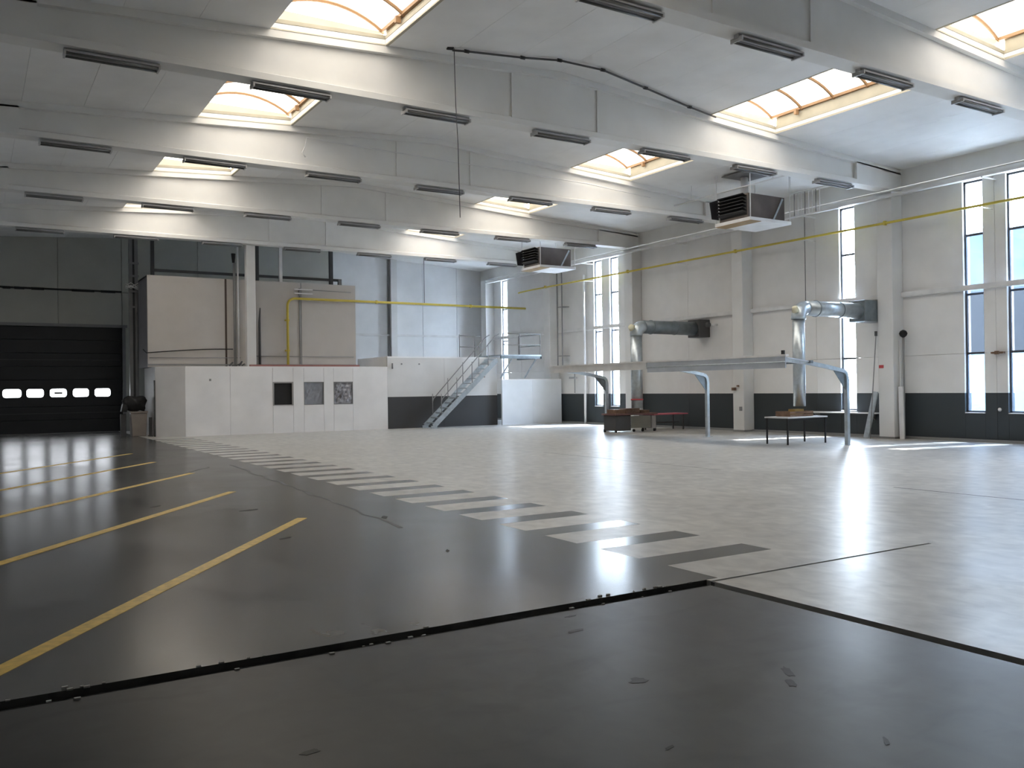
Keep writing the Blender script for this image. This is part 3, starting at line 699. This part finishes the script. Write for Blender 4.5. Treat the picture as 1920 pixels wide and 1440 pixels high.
# ------------------------------------------------------------------ metal stairs
st = thing('metal_stairs', 'galvanised steel stairs with handrail leading up to a platform', 'stairs', (16, 32, 0))
xa, xz, H = 15.95, 18.95, 2.92
for yy in (31.75, 32.55): MB().bar((xa, yy, 0.10), (xz, yy, H-0.12), 0.05, 0.2).build('stringer', M_galv, st)
for yy in (31.75, 32.55): MB().box(xa-0.12, xa+0.14, yy-0.03, yy+0.03, 0, 0.12).build('foot', M_galv, st)
n = 14
for k in range(n):
    t = (k+0.8)/n; x = xa+(xz-xa)*t; z = 0.06+(H-0.12)*t
    MB().box(x-0.13, x+0.11, 31.78, 32.52, z-0.02, z+0.02).build('tread', M_galv, st)
for yy in (31.75, 32.55):
    tube('handrail', [(xa+0.35, yy, 1.05)] + [(xa+0.35+(xz-xa-0.35)*t, yy, 1.15+(H-0.2)*t) for t in (0.02, 0.5, 0.97)] + [(xz+0.12, yy, H+0.98)], 0.022, M_grey, st, 8)
    for t in (0.12, 0.36, 0.60, 0.86):
        x = xa+(xz-xa)*t; z = 0.1+(H-0.2)*t
        tube('baluster', [(x, yy, z), (x, yy, z+0.98)], 0.018, M_grey, st, 8)
pl = thing('stair_platform', 'galvanised railed landing at the top of the stairs in front of the far window', 'platform', (20, 32.5, 2.9))
MB().box(19.14, 21.2, 31.7, 33.6, 2.97, 3.03).build('deck', M_galv, pl)
MB().box(19.14, 21.2, 31.7, 31.78, 2.86, 2.97).box(21.12, 21.2, 31.7, 33.6, 2.86, 2.97).build('edge_beam', M_galvd, pl)
for x, yy in ((19.25, 31.74), (20.1, 31.74), (21.16, 31.74), (21.16, 33.5), (17.9, 33.1), (18.9, 33.55)): tube('post', [(x, yy, 2.965), (x, yy, 3.93)], 0.022, M_grey, pl, 8)
for z in (3.93, 3.45):
    tube('rail', [(19.3, 31.74, z), (21.16, 31.74, z), (21.16, 33.5, z)], 0.02, M_grey, pl, 8)
    tube('rail', [(17.9, 33.1, z-0.05), (18.9, 33.1, z-0.05)], 0.02, M_grey, pl, 8)
for x in (19.85, 21.1): MB().bar((x, 32.0, 2.86), (x-0.0, 32.95, 2.05), 0.05, 0.05).build('bracket', M_galv, pl)
MB().box(19.9, 19.98, 31.9, 32.0, 0.0, 2.86).build('leg', M_wp, pl) if False else None

# ------------------------------------------------------------------ galvanised canopy frame
cp = thing('cantilever_canopy', 'long galvanised steel frame on three bent legs carrying a pale tray', 'canopy', (19.7, 20, 0))
for yy in (14.87, 19.98, 25.05):
    xx = 19.55
    MB().box(xx-0.05, xx+0.05, yy-0.05, yy+0.05, 0.01, 1.72).build('leg', M_galv, cp)
    box('base_plate', xx-0.12, xx+0.12, yy-0.10, yy+0.10, 0, 0.012, M_galv, cp)
    pts = [(xx, 1.70), (xx-0.01, 1.80), (xx-0.06, 1.89), (xx-0.16, 1.94), (xx-0.7, 2.03), (xx-1.4, 2.13), (17.15, 2.22)]
    mb = MB()
    for (x0, z0), (x1, z1) in zip(pts, pts[1:]): mb.bar((x0, yy, z0), (x1, yy, z1), 0.09, 0.10)
    mb.build('bent_arm', M_galv, cp)
    MB().prism([(xx-0.06, yy-0.01, 1.45), (xx-0.06, yy-0.01, 1.88), (xx-0.55, yy-0.01, 1.98)], 0, (0, 0.02, 0)).build('gusset', M_galvd, cp)
MB().box(17.08, 17.2, 14.75, 25.2, 2.30, 2.35).build('purlin', M_wp, cp)
MB().box(18.0, 18.1, 14.75, 25.2, 2.13, 2.20).build('purlin', M_galvd, cp)
MB().prism([(17.2, 14.8, 2.25), (18.02, 14.8, 2.16), (18.02, 14.8, 2.19), (17.2, 14.8, 2.28)], 0, (0, 10.4, 0)).build('tray_sheet', M_tray, cp)
MB().box(17.10, 17.14, 14.78, 19.95, 2.01, 2.298).build('side_sheet', M_tray, cp)
MB().box(17.10, 17.14, 20.0, 25.15, 2.10, 2.298).build('side_sheet', M_wp, cp)
tube('edge_tube', [(17.09, 14.78, 2.16), (17.09, 19.95, 2.16)], 0.018, M_galv, cp, 8)
tag(MB().box(17.12, 17.18, 14.85, 14.92, 2.35, 2.45).build('clamp_bracket', M_black), 'small black clamp on the near end of the pale tray', 'clamp')

# ------------------------------------------------------------------ extraction ducts
d1 = thing('extraction_duct', 'large round galvanised duct from the wall down onto the table with a crate', 'duct', (19.4, 16.3, 0.93))
P = [(22.0, 16.3, 3.71)] + elbow((22, 16.3, 3.71), (19.42, 16.3, 3.71), (19.42, 16.3, 3), 0.32, 8) + [(19.42, 16.3, 1.0)]
tube('pipe_run', [P[0], P[1]], [0.23, 0.21], M_galv, d1, 20)
tube('elbow', P[1:10], 0.20, M_galv, d1, 20); tube('down_pipe', [P[9], P[-1]], [0.165, 0.165], M_galv, d1, 20)
MB().box(21.95, 22.99, 16.045, 16.6, 3.40, 4.02).build('wall_box', M_galvd, d1, bevel=0.02)
for x in (20.1, 21.1): tube('seam_ring', [(x, 16.3, 3.71), (x+0.03, 16.3, 3.71)], 0.235, M_galvd, d1, 20)
for z in (2.2,): tube('seam_ring', [(19.42, 16.3, z), (19.42, 16.3, z+0.03)], 0.18, M_galvd, d1, 20)
tube('end_cap', [(19.25, 16.25, 3.60), (19.18, 16.22, 3.72)], [0.10, 0.07], mat('cream_cap', (0.75, 0.70, 0.5)), d1, 14)
d2 = thing('extraction_duct', 'large round galvanised duct from the wall down to the red-topped bench', 'duct', (19.8, 23.6, 0.9))
P = [(22.5, 23.6, 3.68)] + elbow((22, 23.6, 3.68), (19.75, 23.6, 3.68), (19.75, 23.6, 3), 0.32, 8) + [(19.75, 23.6, 0.85)]
tube('pipe_run', [P[0], P[1]], [0.25, 0.23], M_galvd, d2, 20)
tube('elbow', P[1:10], 0.22, M_galv, d2, 20); tube('down_pipe', [P[9], P[-1]], 0.20, M_galv, d2, 20)
MB().box(22.45, 22.99, 23.30, 23.90, 3.36, 4.0).build('wall_box', M_dgrey, d2, bevel=0.02)
tube('end_cap', [(19.50, 23.5, 3.62), (19.40, 23.5, 3.68)], [0.13, 0.09], MATS['cream_cap'], d2, 14)
for x in (20.4, 21.5): tube('seam_ring', [(x, 23.6, 3.68), (x+0.03, 23.6, 3.68)], 0.255, M_galvd, d2, 20)
tube('red_collar', [(19.75, 23.6, 1.12), (19.75, 23.6, 1.17)], 0.215, M_red, d2, 20)
v = thing('wall_valve', 'small dark valve knob on a pale stem right of the farther duct', 'valve', (22.9, 23.1, 3.8))
tube('stem', [(22.99, 22.95, 3.80), (22.6, 22.95, 3.78)], 0.035, M_wp, v, 8); tube('knob', [(22.6, 22.95, 3.78), (22.48, 22.95, 3.78)], 0.09, M_dgrey, v, 12)

# ------------------------------------------------------------------ tables and machines
t = thing('work_table', 'small white-topped table with thin black legs under the nearer duct', 'table', (19.07, 16, 0))
box('tabletop', 18.3, 19.88, 15.75, 16.55, 0.70, 0.735, M_wp, t)
for x in (18.34, 19.84):
    for yy in (15.80, 16.5): box('leg', x-0.018, x+0.018, yy-0.018, yy+0.018, 0, 0.70, M_black, t)
box('apron', 18.36, 19.82, 15.80, 15.83, 0.64, 0.70, M_black, t)
c = thing('wooden_crate', 'low brown crate standing on the small table under the duct', 'crate', (19.1, 16.15, 0.735))
for k in range(2): box('side_slat', 18.62, 19.55, 15.95, 15.97, 0.74+0.075*k, 0.80+0.075*k, M_wood, c)
for k in range(2): box('side_slat', 18.62, 19.55, 16.43, 16.45, 0.74+0.075*k, 0.80+0.075*k, M_wood, c)
for x in (18.62, 19.53): box('end_board', x, x+0.02, 15.97, 16.43, 0.74, 0.88, M_wood, c)
box('bottom_board', 18.64, 19.53, 15.97, 16.43, 0.735, 0.75, M_wood, c)
tag(box('cardboard_pack', 18.9, 19.25, 16.02, 16.25, 0.752, 0.93, mat('ochre_board', (0.32, 0.20, 0.05))), 'ochre cardboard pack lying in the crate below the duct', 'box')
tag(box('wall_bench', 19.95, 22.45, 16.75, 17.15, 0.90, 0.95, M_wp), 'x', 'shelf') if False else None
s = thing('wall_shelf', 'long pale shelf on the charcoal band below the single tall window', 'shelf', (22.8, 17.5, 0.72))
box('board', 22.62, 22.999, 16.2, 18.8, 0.70, 0.735, M_wp, s)
for yy in (16.5, 18.5): MB().prism([(22.999, yy, 0.50), (22.999, yy, 0.699), (22.70, yy, 0.699)], 0, (0, 0.03, 0)).build('bracket', M_grey, s)

m = thing('red_topped_bench', 'brown cluttered machine bench under the farther duct', 'workbench', (19.8, 24, 0))
box('cabinet', 19.05, 19.72, 23.9, 24.6, 0.06, 0.60, M_dgrey, m, bevel=0.02)
box('front_panel', 19.74, 20.60, 23.88, 23.93, 0.14, 0.56, mat('grey_beige_sheet', (0.22, 0.21, 0.18)), m)
box('side_panel', 20.68, 20.86, 23.9, 24.6, 0.10, 0.56, mat('pale_sheet', (0.38, 0.36, 0.34)), m)
box('worktop', 19.0, 20.9, 23.85, 24.65, 0.60, 0.66, mat('dark_red_brown', (0.16, 0.08, 0.07)), m)
for k, (x, w_, h) in enumerate(((19.05, 0.5, 0.14), (19.6, 0.6, 0.17), (20.25, 0.4, 0.10))): box('stored_board', x, x+w_, 24.0, 24.4, 0.66, 0.66+h, M_wood, m)
for x in (19.05, 20.80):
    for yy in (23.92, 24.55): box('foot', x, x+0.06, yy, yy+0.06, 0, 0.10, M_black, m)
for x in (19.9, 20.3): tube('castor', [(x, 24.0, 0.05), (x+0.05, 24.0, 0.05)], 0.05, M_black, m, 12)
tb_ = thing('red_edged_table', 'long low table with a faded red top beside the machine bench', 'table', (21.8, 24.5, 0))
box('tabletop', 20.95, 22.6, 24.1, 24.8, 0.56, 0.60, M_pink, tb_)
for x in (21.05, 22.4):
    for yy in (24.15, 24.7): box('leg', x, x+0.04, yy, yy+0.04, 0, 0.56, M_dgrey, tb_)
box('lower_rail', 21.05, 22.44, 24.42, 24.46, 0.25, 0.29, M_dgrey, tb_)

# ------------------------------------------------------------------ posts leaning by the big column
p = thing('leaning_plank', 'pale metal plank leaning left of the large white column', 'plank', (22.4, 16.3, 0))
MB().bar((22.30, 16.32, 0.0), (22.46, 16.10, 1.36), 0.16, 0.05, upv=(1,0,0)).build('board', M_galv, p)
p = thing('thin_pole', 'thin grey pole with a knob leaning left of the large white column', 'pole', (22.4, 16.2, 0))
tube('shaft', [(22.20, 16.12, 0.0), (22.46, 16.06, 3.0)], 0.014, M_grey, p, 8); tube('knob', [(22.46, 16.06, 2.98), (22.46, 16.06, 3.12)], 0.04, M_dgrey, p, 10)
p = thing('leaning_plank', 'white metal plank standing right of the large white column', 'plank', (22.7, 15.35, 0))
MB().bar((22.62, 15.36, 0.0), (22.66, 15.42, 1.50), 0.14, 0.05, upv=(1,0,0)).build('board', M_wp, p)
p = thing('ball_topped_pole', 'grey pole topped with a black ball right of the large white column', 'pole', (22.7, 15.33, 0))
tube('shaft', [(22.72, 15.36, 0.0), (22.72, 15.36, 2.95)], 0.03, M_grey, p, 8)
MB().tube([(22.72, 15.36, 2.90), (22.72, 15.36, 2.95), (22.72, 15.36, 3.02), (22.72, 15.36, 3.09), (22.72, 15.36, 3.12)], [0.03, 0.09, 0.115, 0.08, 0.02], 14).build('ball', M_black, p, smooth=True)
tube('side_pipe', [(22.72, 15.47, 0), (22.72, 15.47, 2.85)], 0.016, M_wp, p, 8)
tag(box('red_tag', 22.49, 22.499, 15.85, 16.0, 2.04, 2.13, M_red), 'small red tag on the large white column', 'tag')
tag(MB().box(22.9, 22.999, 12.62, 12.95, 2.34, 2.39).box(22.84, 22.9, 12.72, 12.82, 2.32, 2.41).build('wall_lever', M_wood), 'small red-brown lever fixed between the two near tall windows', 'lever')
tag(tube('socket_cover', [(22.98, 12.78, 0.87), (22.998, 12.78, 0.87)], 0.05, M_wp), 'small round white cover on the charcoal band between the near windows', 'socket')
tag(MB().box(22.40, 22.499, 21.58, 21.72, 1.42, 1.52).box(22.44, 22.499, 21.45, 21.52, 1.55, 1.60).build('column_bracket', M_wood), 'small brown bracket on the column left of the table with a crate', 'bracket')
tag(box('socket_box', 22.45, 22.499, 21.33, 21.42, 0.72, 0.86, M_grey), 'small grey box low on the column left of the crate table', 'socket')

# ------------------------------------------------------------------ ceiling heaters
def heater(y, label, front):
    h = thing('unit_heater', label, 'heater', (20.1, y+0.6, 6.45), 'brown unit heaters hung near the window wall')
    x0, x1, z0, z1 = 19.35, 20.9, 6.50, 7.22
    MB().box(x0, x1, y, y+1.15, z0, z1).build('casing', front, h, bevel=0.015)
    MB().box(x0-0.01, x0+0.02, y+0.05, y+1.1, z0+0.08, z1-0.05).build('grille_back', M_black, h)
    for k in range(6):
        z = z0+0.12+0.10*k
        MB().prism([(x0-0.01, y+0.06, z), (x0-0.16, y+0.06, z+0.07), (x0-0.16, y+0.06, z+0.085), (x0-0.01, y+0.06, z+0.02)], 0, (0, 1.03, 0)).build('louvre', M_louv, h)
    MB().prism([(x0-0.02, y+1.16, z0+0.1), (x0-0.02, y+1.19, z1), (x0-0.36, y+1.19, z1-0.12), (x0-0.30, y+1.16, z0+0.1)], 0, (0, 0.02, 0)).build('side_flap', M_louv, h)
    MB().bar((x1-0.5, y-0.01, z0+0.02), (x1-0.1, y-0.01, z1-0.05), 0.02, 0.06, upv=(0,0,1)).build('reflection_strip', M_galv, h)  # diagonal reflection on the casing front, modelled as a pale strip
    s = thing('heater_tray', 'white hanging tray frame %s' % ('under the nearer heater' if y < 25 else 'under the farther heater'), 'tray', (20.1, y+0.6, 6.38), 'hanging trays under the heaters')
    MB().box(x0-0.05, x1+0.15, y-0.12, y+1.3, 6.40, 6.499).build('tray', M_wp, s, bevel=0.01)
    MB().box(x0-0.04, x0+0.4, y-0.121, y+1.29, 6.385, 6.40).build('underside_plate', mat('tan_sheet_%d' % int(y), (0.30, 0.20, 0.10)), s)
    for x in (x0-0.02, x1+0.1):
        for yy in (y-0.1, y+1.25): tube('hanger_rod', [(x, yy, 6.5), (x, yy, zc(x)-0.002)], 0.016, M_wp, s, 6)
    return h
heater(18.0, 'brown unit heater with black louvres, the nearer one', M_heat)
heater(29.0, 'brown unit heater with black louvres, the farther one', M_heat)
f = thing('flue', 'white flue pipe above the nearer heater up to the ceiling', 'flue', (20.0, 18.7, 7.22))
tube('pipe', [(19.95, 18.7, 7.225), (19.95, 18.7, 7.86)], 0.11, M_wp, f, 14); box('ceiling_plate', 19.4, 20.5, 18.3, 19.1, 7.885, 7.905, M_grey, f)
g = thing('support_frame', 'white ladder-like support rails beside the nearer heater', 'support', (21.5, 18.5, 7.0))
tube('rail', [(21.05, 17.95, 7.32), (21.05, 16.2, 7.32)], 0.022, M_wp, g, 6); tube('rail', [(21.05, 17.95, 6.62), (21.05, 16.2, 6.62)], 0.02, M_wp, g, 6)
for k in range(8): box('rung', 21.04, 21.06, 17.75-0.13*k, 17.77-0.13*k, 6.62, 7.32, M_wp if k % 3 else M_grey, g)
for yy in (17.9, 16.3): tube('hanger_rod', [(21.05, yy, 7.3), (21.05, yy, 7.855)], 0.012, M_wp, g, 6)
w = thing('water_pipe', 'white pipe running under the ceiling above the nearer heater', 'pipe', (19.5, 19.5, 7.45))
tube('run', [(19.5, 21.3, 7.45), (19.5, 16.0, 7.47)], 0.025, M_wp, w, 8)
for yy in (20.5, 17.2): tube('hanger_rod', [(19.5, yy, 7.46), (19.5, yy, 7.94)], 0.01, M_wp, w, 6)

# ------------------------------------------------------------------ ceiling hose and hanging cable
h = thing('ceiling_hose', 'dark jointed hose hung in a shallow curve under the ceiling', 'hose', (8.3, 15, 8.3))
hp = [(8.1, 15.11), (8.39, 15.06), (9.63, 14.95), (10.44, 14.80), (11.55, 14.78), (12.93, 15.01), (14.53, 15.30), (15.5, 15.42)]
hp = [(x, y-0.0, min(8.38, zc(x)-0.05)) for x, y in hp]
tube('hose_run', hp, 0.022, M_cable, h, 8)
for (x, y, z) in hp[1:-1]: tube('coupling', [(x-0.05, y, z), (x+0.05, y, z)], 0.036, M_black, h, 8)
tube('end_roller', [(8.0, 15.15, 8.3), (8.12, 15.12, 8.3)], 0.06, M_black, h, 10)
tube('ceiling_clip', [(8.1, 15.11, 8.28), (8.1, 15.11, 8.283+0.0)], 0.03, M_black, h, 8)
tag(tube('hanging_cable', [(8.13, 15.1, 8.27), (8.15, 15.1, 7.2), (8.18, 15.08, 6.4), (8.19, 15.05, 4.95)], 0.008, M_cable), 'thin dark cable hanging from the left end of the ceiling hose', 'cable')
w = thing('beam_conduit', 'thin white conduit along the face of the third roof beam', 'conduit', (12, 21.3, 7.9))
tube('run', [(7.2, 21.32, 7.72), (7.25, 21.32, 7.95), (16.0, 21.32, 7.78), (18.5, 21.32, 7.62)], 0.016, M_wp, w, 6)
tube('drop', [(7.2, 21.30, 7.72), (7.12, 21.28, 7.55), (7.2, 21.28, 7.45)], 0.02, M_wp, w, 6)

# ------------------------------------------------------------------ outside
struct(box('ground', 23.4, 80, -30, 80, -0.3, -0.15, M_ground))
nb_ = thing('neighbour_building', 'grey and blue clad building seen through the two near windows', 'building', (44, 18, 0))
box('lower_wall', 40, 48, -5, 25.5, -0.15, 3.0, M_facW, nb_)
box('cladding', 39.9, 48, -5, 25.5, 3.0, 5.9, M_facG, nb_)
box('upper_cladding', 39.95, 48, -5, 25.5, 5.9, 8.7, M_facB, nb_)
